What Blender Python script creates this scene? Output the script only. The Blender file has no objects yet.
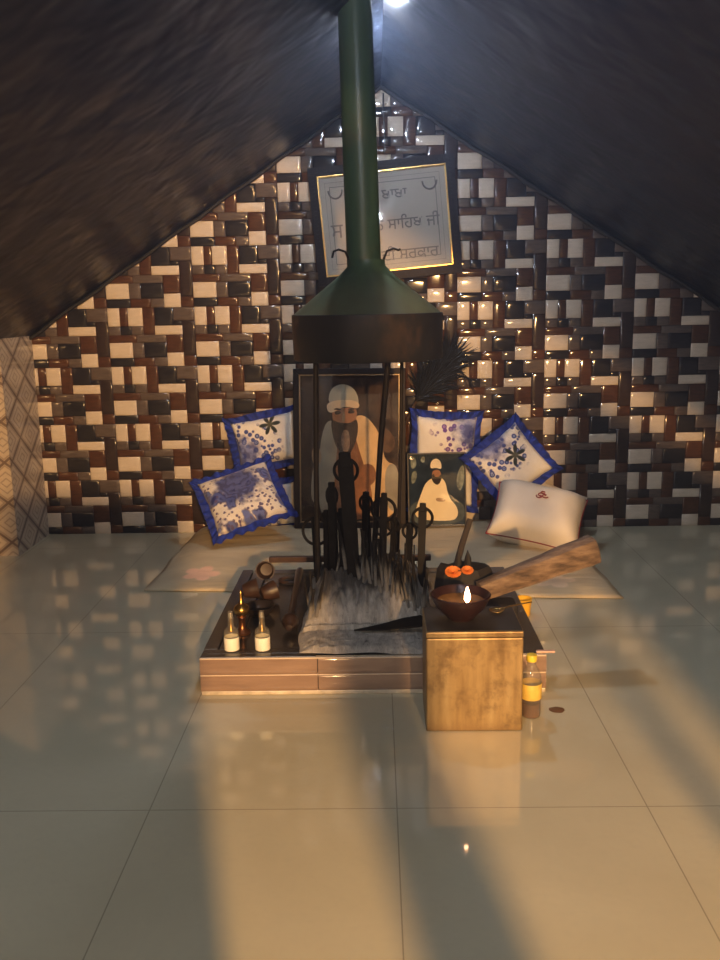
import bpy, bmesh, math, random
from mathutils import Vector, Matrix, noise
PI = math.pi
R = math.radians
scn = bpy.context.scene
COL = scn.collection
random.seed(7)

# ------------------------------------------------------------------ node helpers
class NT:
    def __init__(s, name):
        s.m = bpy.data.materials.new(name); s.m.use_nodes = True
        s.t = s.m.node_tree; s.n = s.t.nodes; s.l = s.t.links
        s.b = s.n['Principled BSDF']; s.out = s.n['Material Output']
        s._c = None
    def put(s, sock, v):
        if isinstance(v, bpy.types.NodeSocket): s.l.new(v, sock)
        elif v is not None: sock.default_value = v
    def obj(s):
        if s._c is None: s._c = s.n.new('ShaderNodeTexCoord').outputs['Object']
        return s._c
    def xyz(s, v=None):
        q = s.n.new('ShaderNodeSeparateXYZ'); s.put(q.inputs[0], v or s.obj()); return q.outputs
    def M(s, op, a, b=None, c=None):
        q = s.n.new('ShaderNodeMath'); q.operation = op
        s.put(q.inputs[0], a)
        if b is not None: s.put(q.inputs[1], b)
        if c is not None: s.put(q.inputs[2], c)
        return q.outputs[0]
    def scale(s, v, k):
        q = s.n.new('ShaderNodeMapping'); s.put(q.inputs['Vector'], v or s.obj()); q.inputs['Scale'].default_value = k
        return q.outputs[0]
    def noise(s, sc, det=3, vec=None, rough=.5, dist=0):
        q = s.n.new('ShaderNodeTexNoise'); s.put(q.inputs['Vector'], vec or s.obj())
        q.inputs['Scale'].default_value = sc; q.inputs['Detail'].default_value = det
        q.inputs['Roughness'].default_value = rough; q.inputs['Distortion'].default_value = dist
        return q.outputs['Fac']
    def voro(s, sc, vec=None, feat='F1', rnd=1.0):
        q = s.n.new('ShaderNodeTexVoronoi'); q.feature = feat; s.put(q.inputs['Vector'], vec or s.obj())
        q.inputs['Scale'].default_value = sc; q.inputs['Randomness'].default_value = rnd
        return q.outputs['Distance']
    def ramp(s, fac, stops):
        q = s.n.new('ShaderNodeValToRGB'); s.put(q.inputs[0], fac)
        e = q.color_ramp.elements
        while len(e) < len(stops): e.new(.5)
        for k, (p, c) in enumerate(stops):
            e[k].position = p; e[k].color = (*c, 1) if len(c) == 3 else c
        return q.outputs[0]
    def step(s, v, lo, hi):
        q = s.n.new('ShaderNodeMapRange'); q.interpolation_type = 'SMOOTHSTEP'; s.put(q.inputs[0], v)
        q.inputs[1].default_value = lo; q.inputs[2].default_value = hi
        return q.outputs[0]
    def mix(s, f, a, b):
        q = s.n.new('ShaderNodeMix'); q.data_type = 'RGBA'
        s.put(q.inputs[0], f)
        for i, v in ((6, a), (7, b)):
            s.put(q.inputs[i], (*v, 1) if isinstance(v, tuple) and len(v) == 3 else v)
        return q.outputs[2]
    def bump(s, h, st, d=.01):
        q = s.n.new('ShaderNodeBump'); q.inputs['Strength'].default_value = st; q.inputs['Distance'].default_value = d
        s.put(q.inputs['Height'], h); s.l.new(q.outputs[0], s.b.inputs['Normal'])
    def set(s, col=None, rough=None, metal=None, coat=None, coat_r=.05, spec=None, sheen=None):
        b = s.b.inputs
        if col is not None: s.put(b['Base Color'], (*col, 1) if isinstance(col, tuple) and len(col) == 3 else col)
        if rough is not None: s.put(b['Roughness'], rough)
        if metal is not None: s.put(b['Metallic'], metal)
        if coat is not None: b['Coat Weight'].default_value = coat; b['Coat Roughness'].default_value = coat_r
        if spec is not None: b['Specular IOR Level'].default_value = spec
        if sheen is not None: b['Sheen Weight'].default_value = sheen
        return s.m
def plain(name, c, rough=.5, metal=0, coat=None, var=.25, sc=30, bump=0, spec=None):
    """one colour with a little natural mottling"""
    t = NT(name)
    f = t.noise(sc, 4)
    col = t.ramp(f, [(.3, tuple(max(0, x * (1 - var)) for x in c)), (.7, tuple(min(1, x * (1 + var)) for x in c))])
    t.set(col, rough, metal, coat, spec=spec)
    if bump: t.bump(t.noise(sc * 2, 5), bump, .004)
    return t.m

# ------------------------------------------------------------------ mesh helpers
class MB:
    def __init__(s): s.v, s.f, s.mi, s.cur = [], [], [], 0
    def V(s, *p): s.v.append(Vector(p)); return len(s.v) - 1
    def F(s, *i): s.f.append(tuple(i)); s.mi.append(s.cur)
    def box(s, x0, y0, z0, x1, y1, z1):
        a = [s.V(x, y, z) for z in (z0, z1) for y in (y0, y1) for x in (x0, x1)]
        for q in ((0, 2, 3, 1), (4, 5, 7, 6), (0, 1, 5, 4), (2, 6, 7, 3), (0, 4, 6, 2), (1, 3, 7, 5)): s.F(*[a[i] for i in q])
        return s
    def tube(s, pts, r, n=10, flat=None, cap=True, twist=0):
        """round (or flattened) tube along a polyline; r one number or one per point; flat=(a,b) stretches the section"""
        pts = [Vector(p) for p in pts]; rr = r if isinstance(r, (list, tuple)) else [r] * len(pts)
        rings = []; ref = None
        for i, p in enumerate(pts):
            d = (pts[min(i + 1, len(pts) - 1)] - pts[max(i - 1, 0)]).normalized()
            if ref is None:
                ref = Vector((1, 0, 0)) if abs(d.x) < .8 else Vector((0, 1, 0))
            a = (ref - d * ref.dot(d)).normalized(); b = d.cross(a); ref = a
            fa, fb = flat or (1, 1)
            rings.append([s.V(*(p + a * math.cos(2 * PI * k / n + twist) * rr[i] * fa + b * math.sin(2 * PI * k / n + twist) * rr[i] * fb)) for k in range(n)])
        for A, B in zip(rings, rings[1:]):
            for k in range(n): s.F(A[k], A[(k + 1) % n], B[(k + 1) % n], B[k])
        if cap: s.F(*reversed(rings[0])); s.F(*rings[-1])
        return s
    def ring(s, c, rad, r, axis='y', n=28, m=8, sx=1, sz=1):
        g = []
        for i in range(n):
            t = 2 * PI * i / n
            row = []
            for k in range(m):
                u = 2 * PI * k / m; q = rad + r * math.cos(u)
                a, b, h = q * math.cos(t) * sx, q * math.sin(t) * sz, r * math.sin(u)
                p = {'y': (a, h, b), 'z': (a, b, h), 'x': (h, a, b)}[axis]
                row.append(s.V(c[0] + p[0], c[1] + p[1], c[2] + p[2]))
            g.append(row)
        for i in range(n):
            for k in range(m): s.F(g[i][k], g[(i + 1) % n][k], g[(i + 1) % n][(k + 1) % m], g[i][(k + 1) % m])
        return s
    def lathe(s, prof, c=(0, 0, 0), n=32, wob=0):
        g = []
        for j, (r, z) in enumerate(prof):
            if r < 1e-5: g.append([s.V(c[0], c[1], c[2] + z)]); continue
            g.append([s.V(c[0] + r * math.cos(2 * PI * k / n) * (1 + wob * math.sin(3 * k + j)), c[1] + r * math.sin(2 * PI * k / n) * (1 + wob * math.cos(2 * k)), c[2] + z) for k in range(n)])
        for A, B in zip(g, g[1:]):
            for k in range(n):
                k2 = (k + 1) % n
                if len(A) == 1 and len(B) == 1: continue
                if len(A) == 1: s.F(A[0], B[k2], B[k])
                elif len(B) == 1: s.F(A[k], A[k2], B[0])
                else: s.F(A[k], A[k2], B[k2], B[k])
        return s
    def grid(s, fn, nu, nv, wrap=False):
        g = [[s.V(*fn(i / nu, j / nv)) for j in range(nv + 1)] for i in range(nu + 1)]
        for i in range(nu):
            for j in range(nv): s.F(g[i][j], g[i + 1][j], g[i + 1][j + 1], g[i][j + 1])
        return g
    def prism(s, poly, y0, y1):
        """polygon in x,z pulled from y0 (front) to y1"""
        a = [s.V(x, y0, z) for x, z in poly]; b = [s.V(x, y1, z) for x, z in poly]
        s.F(*a); s.F(*reversed(b))
        for k in range(len(a)): s.F(a[k], b[k], b[(k + 1) % len(a)], a[(k + 1) % len(a)])
        return s
    def build(s, name, mats, parent=None, smooth=True, ang=40, bevel=0, seg=2, recalc=True):
        me = bpy.data.meshes.new(name)
        me.from_pydata([tuple(v) for v in s.v], [], s.f)
        for m in (mats if isinstance(mats, (list, tuple)) else [mats]): me.materials.append(m)
        for p, i in zip(me.polygons, s.mi): p.material_index = i
        if recalc:
            bm = bmesh.new(); bm.from_mesh(me); bmesh.ops.recalc_face_normals(bm, faces=bm.faces); bm.to_mesh(me); bm.free()
        if smooth:
            me.shade_smooth(); me.set_sharp_from_angle(angle=R(ang))
        me.update()
        o = bpy.data.objects.new(name, me); COL.objects.link(o)
        if parent is not None: o.parent = parent
        if bevel:
            b = o.modifiers.new('b', 'BEVEL'); b.width = bevel; b.segments = seg; b.limit_method = 'ANGLE'; b.angle_limit = R(35); b.harden_normals = False
        return o
def tag(o, label, cat, group=None, kind=None):
    o['label'] = label; o['category'] = cat
    if group: o['group'] = group
    if kind: o['kind'] = kind
    return o
def thing(name, label, cat, loc=(0, 0, 0), mat=None, group=None):
    o = bpy.data.objects.new(name, None); COL.objects.link(o); o.empty_display_size = .05
    o.location = loc
    if mat is not None: o.rotation_euler = mat.to_euler()
    return tag(o, label, cat, group)
def struct(o): o['kind'] = 'structure'; return o
def copy_tree(o, parent=None):
    c = o.copy(); COL.objects.link(c); c.parent = parent
    for ch in list(o.children): copy_tree(ch, c)
    return c
def rx(a): return Matrix.Rotation(R(a), 3, 'X')
def ry(a): return Matrix.Rotation(R(a), 3, 'Y')
def rz(a): return Matrix.Rotation(R(a), 3, 'Z')

# ------------------------------------------------------------------ the place
WY = 4.64            # back wall
RX, RZ, SL = .044, 2.237, .643   # ridge and slope of the roof

# ---- materials of the shell
def floor_mat():
    t = NT('polished_floor_tile'); x, y, z = t.xyz()
    def joint(v, o, p=.6):
        f = t.M('FRACT', t.M('DIVIDE', t.M('SUBTRACT', v, o - 6.0), p))
        return t.M('MULTIPLY', t.M('ABSOLUTE', t.M('SUBTRACT', t.M('ABSOLUTE', t.M('SUBTRACT', f, .5)), .5)), p)
    d = t.M('MINIMUM', joint(x, .0347), joint(y, 1.951, 1.2))
    line = t.M('SUBTRACT', 1.0, t.step(d, .0007, .0022))
    n1 = t.noise(1.7, 5, rough=.6, dist=.6); n2 = t.noise(55, 3)
    base = t.ramp(n1, [(.3, (.50, .455, .315)), (.7, (.57, .525, .37))])
    base = t.mix(t.M('MULTIPLY', t.step(n2, .45, .75), .22), base, (.46, .42, .31))
    t.set(t.mix(t.M('MULTIPLY', line, .6), base, (.16, .12, .08)), .07, spec=.65)
    t.put(t.b.inputs['Roughness'], t.M('ADD', .035, t.M('MULTIPLY', n1, .035)))
    return t.m
def diamond_mat():
    t = NT('diamond_pattern_tile'); x, y, z = t.xyz()
    s = t.M('SUBTRACT', x, y)
    def tri(v, p): return t.M('MULTIPLY', t.M('ABSOLUTE', t.M('SUBTRACT', t.M('FRACT', t.M('DIVIDE', t.M('ADD', v, 20.03), p)), .5)), 2.0)
    d = t.M('ADD', tri(s, .25), tri(z, .20))
    q = t.M('ABSOLUTE', t.M('SUBTRACT', d, 1.0))
    main = t.M('SUBTRACT', 1.0, t.step(q, .06, .11))
    rip = t.M('ABSOLUTE', t.M('SUBTRACT', t.M('FRACT', t.M('MULTIPLY', q, 3.2)), .5))
    rings = t.M('SUBTRACT', 1.0, t.step(rip, .09, .18))
    base = t.ramp(t.noise(9, 3), [(.3, (.44, .365, .29)), (.7, (.52, .44, .35))])
    c = t.mix(t.M('MULTIPLY', rings, .6), base, (.20, .145, .105))
    t.set(t.mix(t.M('MULTIPLY', main, .9), c, (.11, .07, .05)), .22, spec=.4)
    return t.m
def tarp_mat():
    t = NT('sooty_glossy_sheet')
    big = t.noise(4.5, 2, dist=.2); fine = t.noise(11, 3, vec=t.scale(None, (1, .45, 1)))
    t.set(t.ramp(t.noise(4, 4), [(.3, (.0028, .0025, .0022)), (.7, (.007, .006, .0055))]), .30, spec=.16)
    t.put(t.b.inputs['Roughness'], t.M('ADD', .26, t.M('MULTIPLY', big, .14)))
    t.bump(t.M('ADD', t.M('MULTIPLY', big, 1.0), t.M('MULTIPLY', fine, .12)), .45, .06)
    return t.m
def brick_mat(name, a, b, rough=.10, streak=True):
    t = NT(name)
    n = t.noise(18, 4, vec=t.scale(None, (1.2, 1, 6)))
    t.set(t.ramp(n, [(.3, a), (.72, b)]), rough, spec=.42)
    return t.m
M_floor, M_diam, M_tarp = floor_mat(), diamond_mat(), tarp_mat()
BR = {'c': brick_mat('cream_relief_tile', (.52, .45, .37), (.60, .52, .43)),
      'b': brick_mat('walnut_relief_tile', (.050, .021, .010), (.092, .040, .019)),
      'k': brick_mat('charcoal_relief_tile', (.014, .012, .012), (.028, .024, .024)),
      'd': brick_mat('espresso_relief_tile', (.026, .016, .012), (.044, .028, .021)),
      'g': brick_mat('taupe_relief_tile', (.078, .058, .048), (.12, .094, .078))}
M_grout = plain('dark_grout', (.03, .022, .018), .5)
M_plaster = plain('plain_plaster', (.34, .31, .27), .8, sc=6)

struct(MB().box(-3.2, -6, -.06, 3.2, WY + .1, 0).build('floor', M_floor, smooth=False))

# ---- back wall: glossy relief tiles 45 x 30 cm, each pressed with the same block pattern
CELL = [('c', 0, 0, 65, 95), ('b', 65, 0, 110, 95), ('c', 110, 0, 190, 95), ('b', 190, 0, 255, 142), ('k', 255, 0, 357, 95), ('g', 357, 0, 472, 70),
        ('d', 402, 70, 472, 255), ('k', 357, 70, 402, 95), ('c', 252, 95, 402, 142), ('g', 0, 95, 65, 142), ('k', 65, 95, 125, 142), ('g', 125, 95, 190, 142),
        ('b', 0, 142, 150, 182), ('g', 150, 142, 312, 182), ('b', 312, 142, 402, 238), ('c', 0, 182, 125, 262), ('g', 125, 182, 188, 262), ('k', 188, 182, 312, 262),
        ('c', 312, 238, 402, 309), ('b', 402, 255, 472, 309), ('k', 0, 262, 130, 309), ('b', 130, 262, 240, 309), ('g', 240, 262, 312, 309)]
wb = MB(); KEYS = list(BR)
wb.cur = len(KEYS); wb.box(-1.86, WY, 0, 2.25, WY + .08, 2.4)
for i in range(-2, 9):
    for j in range(-6, 2):
        for k, a, b, c, d in CELL:
            x0, x1 = -1.3799 + .45 * (i + a / 472), -1.3799 + .45 * (i + c / 472)
            z1, z0 = .5946 - .30 * (j + b / 309), .5946 - .30 * (j + d / 309)
            x0, x1, z0, z1 = max(x0, -1.79), min(x1, 2.25), max(z0, 0), min(z1, 2.4)
            if x1 - x0 < .01 or z1 - z0 < .008: continue
            top = RZ - SL * abs((x0 + x1) / 2 - RX)
            if z0 > top + .12: continue
            wb.cur = KEYS.index(k); rows = []
            m = min(x1 - x0, z1 - z0)
            for ins, dep in ((0, 0), (.0010, .0020), (min(.009, m * .18), .0044), (min(.020, m * .36), .0058), (min(.026, m * .44), .0061)):
                rows.append([wb.V(x, WY - dep, z) for x, z in ((x0 + ins, z0 + ins), (x1 - ins, z0 + ins), (x1 - ins, z1 - ins), (x0 + ins, z1 - ins))])
            for A, B in zip(rows, rows[1:]):
                for q in range(4): wb.F(A[q], A[(q + 1) % 4], B[(q + 1) % 4], B[q])
            wb.F(*rows[-1])
o = wb.build('wall_back', [BR[k] for k in KEYS] + [M_grout], ang=50); struct(o)

# ---- left pier (side face and front face), right wall, entrance wall and added shade screen behind the viewer
struct(MB().box(-2.9, 4.22, 0, -1.782, WY + .08, 1.12).build('wall_left', M_diam, smooth=False))
struct(MB().box(2.2, -.7, 0, 2.28, WY + .08, 1.0).build('wall_right', M_plaster, smooth=False))
wf = MB()
wf.box(-.14, -.62, 0, .20, -.56, 1.30)      # unseen screen, added to throw the crouching viewer's shadow
wf.box(.505, -1.04, 0, .615, -.98, 1.92)    # gate posts
wf.box(.895, -1.03, 0, .925, -.99, 1.74)
wf.prism([(.99, 0), (2.28, 0), (2.28, .78), (.99, 1.60)], -1.05, -.97)     # solid wall right of the gate, up to the roof
struct(wf.build('wall_front_and_blocker', M_plaster, smooth=False))

# ---- roof: two sooty sheet slopes meeting at a ridge
def roof_z(x): return RZ - SL * abs(x - RX)
rb = MB()
def slope(xa, xb):
    n, m = 24, 60
    def fn(u, v):
        x, y = xa + (xb - xa) * u, -.7 + (WY + .1 + .7) * v
        return (x, y, roof_z(x))
    g = rb.grid(fn, n, m)
    return g
g1 = slope(-2.7, RX); g2 = slope(RX, 2.7)
co = rb.build('ceiling', M_tarp, ang=20, recalc=False)
sm = co.modifiers.new('s', 'SOLIDIFY'); sm.thickness = .02; sm.offset = 1
struct(co)
M_cable = plain('black_cable', (.012, .011, .010), .45)
for i, (xa, xb) in enumerate(((-1.80, RX), (2.15, RX))):
    pts = []
    for k in range(25):
        x = xa + (xb - xa) * k / 24
        pts.append((x, WY - .03, roof_z(x) - .010 - .005 * math.sin(k * 1.7)))
    struct(MB().tube(pts, .010, 8).build('trim_%d' % (i + 1), M_cable))

# ------------------------------------------------------------------ materials of the things
def rust_green():
    t = NT('green_painted_metal')
    n = t.noise(9, 6, rough=.65); st = t.noise(7, 4, vec=t.scale(None, (4, 4, .5)))
    x, y, z = t.xyz()
    c = t.ramp(st, [(.3, (.030, .068, .045)), (.7, (.055, .110, .066))])
    low = t.M('MULTIPLY', t.step(z, 1.36, 1.18), .55)
    c = t.mix(t.M('ADD', low, t.M('MULTIPLY', t.step(n, .52, .72), .3)), c, (.11, .088, .046))
    t.set(c, .38, 0, spec=.4); t.bump(n, .08, .004)
    return t.m
def soot_metal():
    t = NT('soot_blackened_metal')
    n = t.noise(5, 6, vec=t.scale(None, (1, 1, .6)), rough=.6)
    c = t.ramp(n, [(.38, (.010, .010, .012)), (.56, (.020, .019, .020)), (.70, (.075, .045, .032))])
    t.set(c, .5, .15, spec=.3); t.bump(t.noise(30, 5), .15, .003)
    return t.m
M_green, M_soot = rust_green(), soot_metal()
M_iron = plain('black_iron', (.009, .0078, .0075), .55, 0, var=.5, sc=45, bump=.2, spec=.12)
M_rod = plain('dark_steel_rod', (.016, .013, .012), .5, 0, var=.4, spec=.15)
M_framewood = plain('dark_carved_frame', (.016, .010, .009), .5, var=.4, sc=60, spec=.15)
M_gold = plain('gold_lip', (.62, .40, .13), .30, .85, var=.15)
M_brass = plain('old_brass', (.48, .29, .08), .25, .95, var=.25)
M_paper = plain('ivory_print', (.34, .31, .265), .6, var=.05, sc=5)
M_ink = plain('grey_ink', (.12, .105, .092), .7, var=.08)
M_back = plain('backing_board', (.10, .07, .05), .8)
def glass_mat(name, tint=(1, 1, 1), ior=1.5, rough=.03, milk=0):
    t = NT(name)
    tr = t.n.new('ShaderNodeBsdfTransparent'); tr.inputs[0].default_value = (*tint, 1)
    gl = t.n.new('ShaderNodeBsdfGlossy'); gl.inputs['Roughness'].default_value = rough
    lw = t.n.new('ShaderNodeLayerWeight'); lw.inputs[0].default_value = .5; k = (ior - 1) ** 2 / (ior + 1) ** 2
    mx = t.n.new('ShaderNodeMixShader')
    t.put(mx.inputs[0], t.M('ADD', k, t.M('MULTIPLY', t.M('POWER', lw.outputs['Facing'], 5.0), 1 - k))); t.l.new(tr.outputs[0], mx.inputs[1]); t.l.new(gl.outputs[0], mx.inputs[2])
    o = mx.outputs[0]
    if milk:
        df = t.n.new('ShaderNodeBsdfTranslucent'); df.inputs[0].default_value = (.85, .82, .75, 1); d2 = t.n.new('ShaderNodeBsdfDiffuse'); d2.inputs[0].default_value = (.85, .82, .75, 1)
        m1 = t.n.new('ShaderNodeMixShader'); t.l.new(df.outputs[0], m1.inputs[1]); t.l.new(d2.outputs[0], m1.inputs[2])
        m2 = t.n.new('ShaderNodeMixShader'); m2.inputs[0].default_value = milk; t.l.new(o, m2.inputs[1]); t.l.new(m1.outputs[0], m2.inputs[2]); o = m2.outputs[0]
    t.l.new(o, t.out.inputs[0])
    return t.m
M_pane = glass_mat('picture_glass', ior=1.35)
M_vial = glass_mat('clear_bottle_glass', (.93, .92, .88), 1.9, .05, .14)

# ------------------------------------------------------------------ hood over the fire
HX, HY = -.028, 3.2
hood = thing('chimney_hood', 'green conical smoke hood with black skirt and tall flue pipe over the ash', 'hood', (HX, HY, 0))
p = MB()
p.lathe([(.060, 1.30), (.0595, 1.6), (.057, 2.20), (.056, 2.62), (.048, 2.62), (.050, 1.32)], n=40)
for v in p.v: v.x -= .008 + .020 * (v.z - 1.3)
o = p.build('flue_pipe', M_green, hood); o['label'] = 'green round flue pipe'
o = MB().lathe([(.064, 1.345), (.066, 1.325), (.10, 1.290), (.262, 1.160), (.262, 1.154), (.098, 1.282), (.060, 1.318)], n=56).build('hood_cone', M_green, hood)
o = MB().lathe([(.258, 1.162), (.266, 1.160), (.267, 1.152), (.265, 1.006), (.262, 1.002), (.258, 1.004), (.258, 1.155)], n=56).build('hood_skirt', M_soot, hood)
o['label'] = 'soot black metal skirt with rust patches'
MB().tube([(-.178, -.11, 1.08), (-.190, -.10, .60), (-.196, -.09, .128)], .0095, 10).build('leg', M_rod, hood)
MB().tube([(.078, -.09, 1.08), (.040, -.05, .70), (.000, 0, .14)], .0105, 10).build('leg', M_rod, hood)
MB().tube([(.128, .20, 1.06), (.118, .21, .60), (.10, .23, .14)], .007, 10).build('leg', M_rod, hood)
for sx in (-1, 1):
    pts = [(sx * .060, -.03, 1.345), (sx * .072, -.035, 1.372), (sx * .095, -.035, 1.380), (sx * .112, -.035, 1.374), (sx * .118, -.035, 1.352 if sx < 0 else 1.378)]
    MB().tube(pts, .004, 6).build('wire_hook', M_iron, hood)

# ------------------------------------------------------------------ framed inscription high on the wall
def frame_bars(mb, w, h, bw, y0, y1):
    a = [(-w / 2, 0), (w / 2, 0), (w / 2, h), (-w / 2, h)]; b = [(-w / 2 + bw, bw), (w / 2 - bw, bw), (w / 2 - bw, h - bw), (-w / 2 + bw, h - bw)]
    for k in range(4):
        mb.prism([a[k], a[(k + 1) % 4], b[(k + 1) % 4], b[k]], y0, y1)
def rect_ring(mb, w, h, off, bw, y0, y1):
    a = [(-w / 2 + off, off), (w / 2 - off, off), (w / 2 - off, h - off), (-w / 2 + off, h - off)]
    b = [(x + bw * (1 if x < 0 else -1), z + bw * (1 if z < h / 2 else -1)) for x, z in a]
    for k in range(4): mb.prism([a[k], a[(k + 1) % 4], b[(k + 1) % 4], b[k]], y0, y1)
def text_mesh(s, size):
    cu = bpy.data.curves.new('t', 'FONT'); cu.body = s; cu.size = size; cu.extrude = .0004; cu.offset = .0004; cu.align_x = 'CENTER'
    ob = bpy.data.objects.new('t', cu); COL.objects.link(ob)
    bpy.context.view_layer.update()
    me = bpy.data.meshes.new_from_object(ob.evaluated_get(bpy.context.evaluated_depsgraph_get()))
    bpy.data.objects.remove(ob)
    return me
sw, sh = .725, .575
sg = thing('inscription_frame', 'tilted dark frame with gold lip holding a Gurmukhi inscription behind the flue pipe', 'framed text', (.081, 4.600, 1.311), rx(-2.0) @ ry(-4.6))
fb = MB(); frame_bars(fb, sw, sh, .042, -.012, .014)
for k in range(30):      # beaded moulding
    for x, z in ((-sw / 2 + .02, .02 + (sh - .04) * k / 29), (sw / 2 - .02, .02 + (sh - .04) * k / 29), (-sw / 2 + .02 + (sw - .04) * k / 29, .02), (-sw / 2 + .02 + (sw - .04) * k / 29, sh - .02)):
        fb.box(x - .007, -.016, z - .005, x + .007, -.011, z + .005)
fb.build('frame_moulding', M_framewood, sg, smooth=False)
gb = MB(); rect_ring(gb, sw, sh, .041, .009, -.009, .008); gb.build('gold_lip', M_gold, sg, smooth=False, bevel=.002)
prn = MB().box(-sw / 2 + .03, .006, .03, sw / 2 - .03, .012, sh - .03).build('print', M_paper, sg, smooth=False)
ib = MB(); rect_ring(ib, sw, sh, .098, .0035, .0052, .0062); rect_ring(ib, sw, sh, .076, .0015, .0052, .0062)
for sx in (-1, 1):       # curled corner ornaments
    ib.tube([(sx * .235 + .035 * math.cos(a), .0056, sh - .115 - .040 * math.sin(a)) for a in [PI * k / 14 for k in range(15)]], .0045, 6, flat=(1, 1))
ib.build('printed_border', M_ink, prn)
for s, x, z, size in (('ਬਾਬਾ', .055, sh - .185, .075), ('ਸ', -.245, sh - .345, .10), ('ਨ ਸਾਿਹਬ ਜੀ', .105, sh - .330, .076), ('ਦੀ ਸਰਕਾਰ', .110, sh - .480, .076)):
    me = text_mesh(s, size); me.materials.append(M_ink)
    l = bpy.data.objects.new('lettering', me); COL.objects.link(l); l.parent = prn
    l.location = (x, .0050, z); l.rotation_euler = (PI / 2, 0, 0)
MB().box(-sw / 2 + .045, -.002, .045, sw / 2 - .045, .0005, sh - .045).build('glass', M_pane, sg, smooth=False)

# ------------------------------------------------------------------ portraits leaning at the back
def portrait(name, label, loc, m, w, h, bw, lip, layers, bg, frame_m, lip_m, box_px):
    """layers: (material, [(px, py)...]) read in picture units inside box_px"""
    t = thing(name, label, 'framed portrait', loc, m)
    f = MB(); frame_bars(f, w, h, bw, -.016, .012); f.build('frame_moulding', frame_m, t, smooth=False, bevel=.003)
    if lip:
        g = MB(); rect_ring(g, w, h, bw * .92, lip, -.012, .006); g.build('gold_lip', lip_m, t, smooth=False)
    x0, y0, x1, y1 = box_px
    def P(px, py): return (-w / 2 + (px - x0) / (x1 - x0) * w, h - (py - y0) / (y1 - y0) * h)
    pr = MB(); mats = [bg]
    pr.box(-w / 2 + bw * .7, .004, bw * .7, w / 2 - bw * .7, .010, h - bw * .7)
    for k, (mm, pts) in enumerate(layers):
        if mm not in mats: mats.append(mm)
        pr.cur = mats.index(mm)
        q = [P(*p) for p in pts]
        # round the outline off a little
        for _ in range(2):
            q2 = []
            for i in range(len(q)):
                a, b = q[i], q[(i + 1) % len(q)]
                q2 += [(a[0] * .75 + b[0] * .25, a[1] * .75 + b[1] * .25), (a[0] * .25 + b[0] * .75, a[1] * .25 + b[1] * .75)]
            q = q2
        lim = lambda v, hi: max(bw * .9, min(hi - bw * .9, v))
        q = [(max(-w / 2 + bw * .9, min(w / 2 - bw * .9, x)), lim(z, h)) for x, z in q]
        y = .0038 - .00012 * k
        c = pr.V(sum(x for x, z in q) / len(q), y, sum(z for x, z in q) / len(q))
        ids = [pr.V(x, y, z) for x, z in q]
        f0 = tuple(ids); pr.f.append(f0); pr.mi.append(pr.cur)
    pr.build('print', mats, t, smooth=False, recalc=False)
    MB().box(-w / 2 + bw * .8, -.004, bw * .8, w / 2 - bw * .8, -.002, h - bw * .8).build('glass', M_pane, t, smooth=False)
    return t
def printm(n, c, var=.12, sc=12): return plain(n, c, .6, var=var, sc=sc, spec=.08)
def mott(name, a, b, sc):
    t = NT(name); t.set(t.ramp(t.noise(sc, 5, rough=.65, dist=.5), [(.35, a), (.68, b)]), .6, spec=.08); return t.m
P_bg = mott('print_brown_backdrop', (.014, .008, .0055), (.070, .038, .022), 9)
P_hand = printm('print_dark_brown', (.10, .055, .03), .5, 20); P_skin = printm('print_skin', (.30, .14, .068)); P_tur = printm('print_turban_shaded', (.34, .32, .25)); P_turs = printm('print_turban_lit_band', (.58, .44, .28))  # turban: hood shade painted into the grey top, lit band lighter
P_beard = printm('print_dark_beard', (.045, .026, .018), .4, 30); P_grey = printm('print_grey_beard', (.22, .15, .11), .4, 40); P_shawl = printm('print_cream_shawl', (.60, .40, .20), .22, 9)
P_white = printm('print_white_cloth', (.30, .27, .21), .25, 9); P_robe = printm('print_orange_robe', (.24, .105, .048), .45, 14); P_eye = printm('print_eye', (.03, .02, .015)); P_tan = printm('print_tan', (.34, .22, .12))
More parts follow.
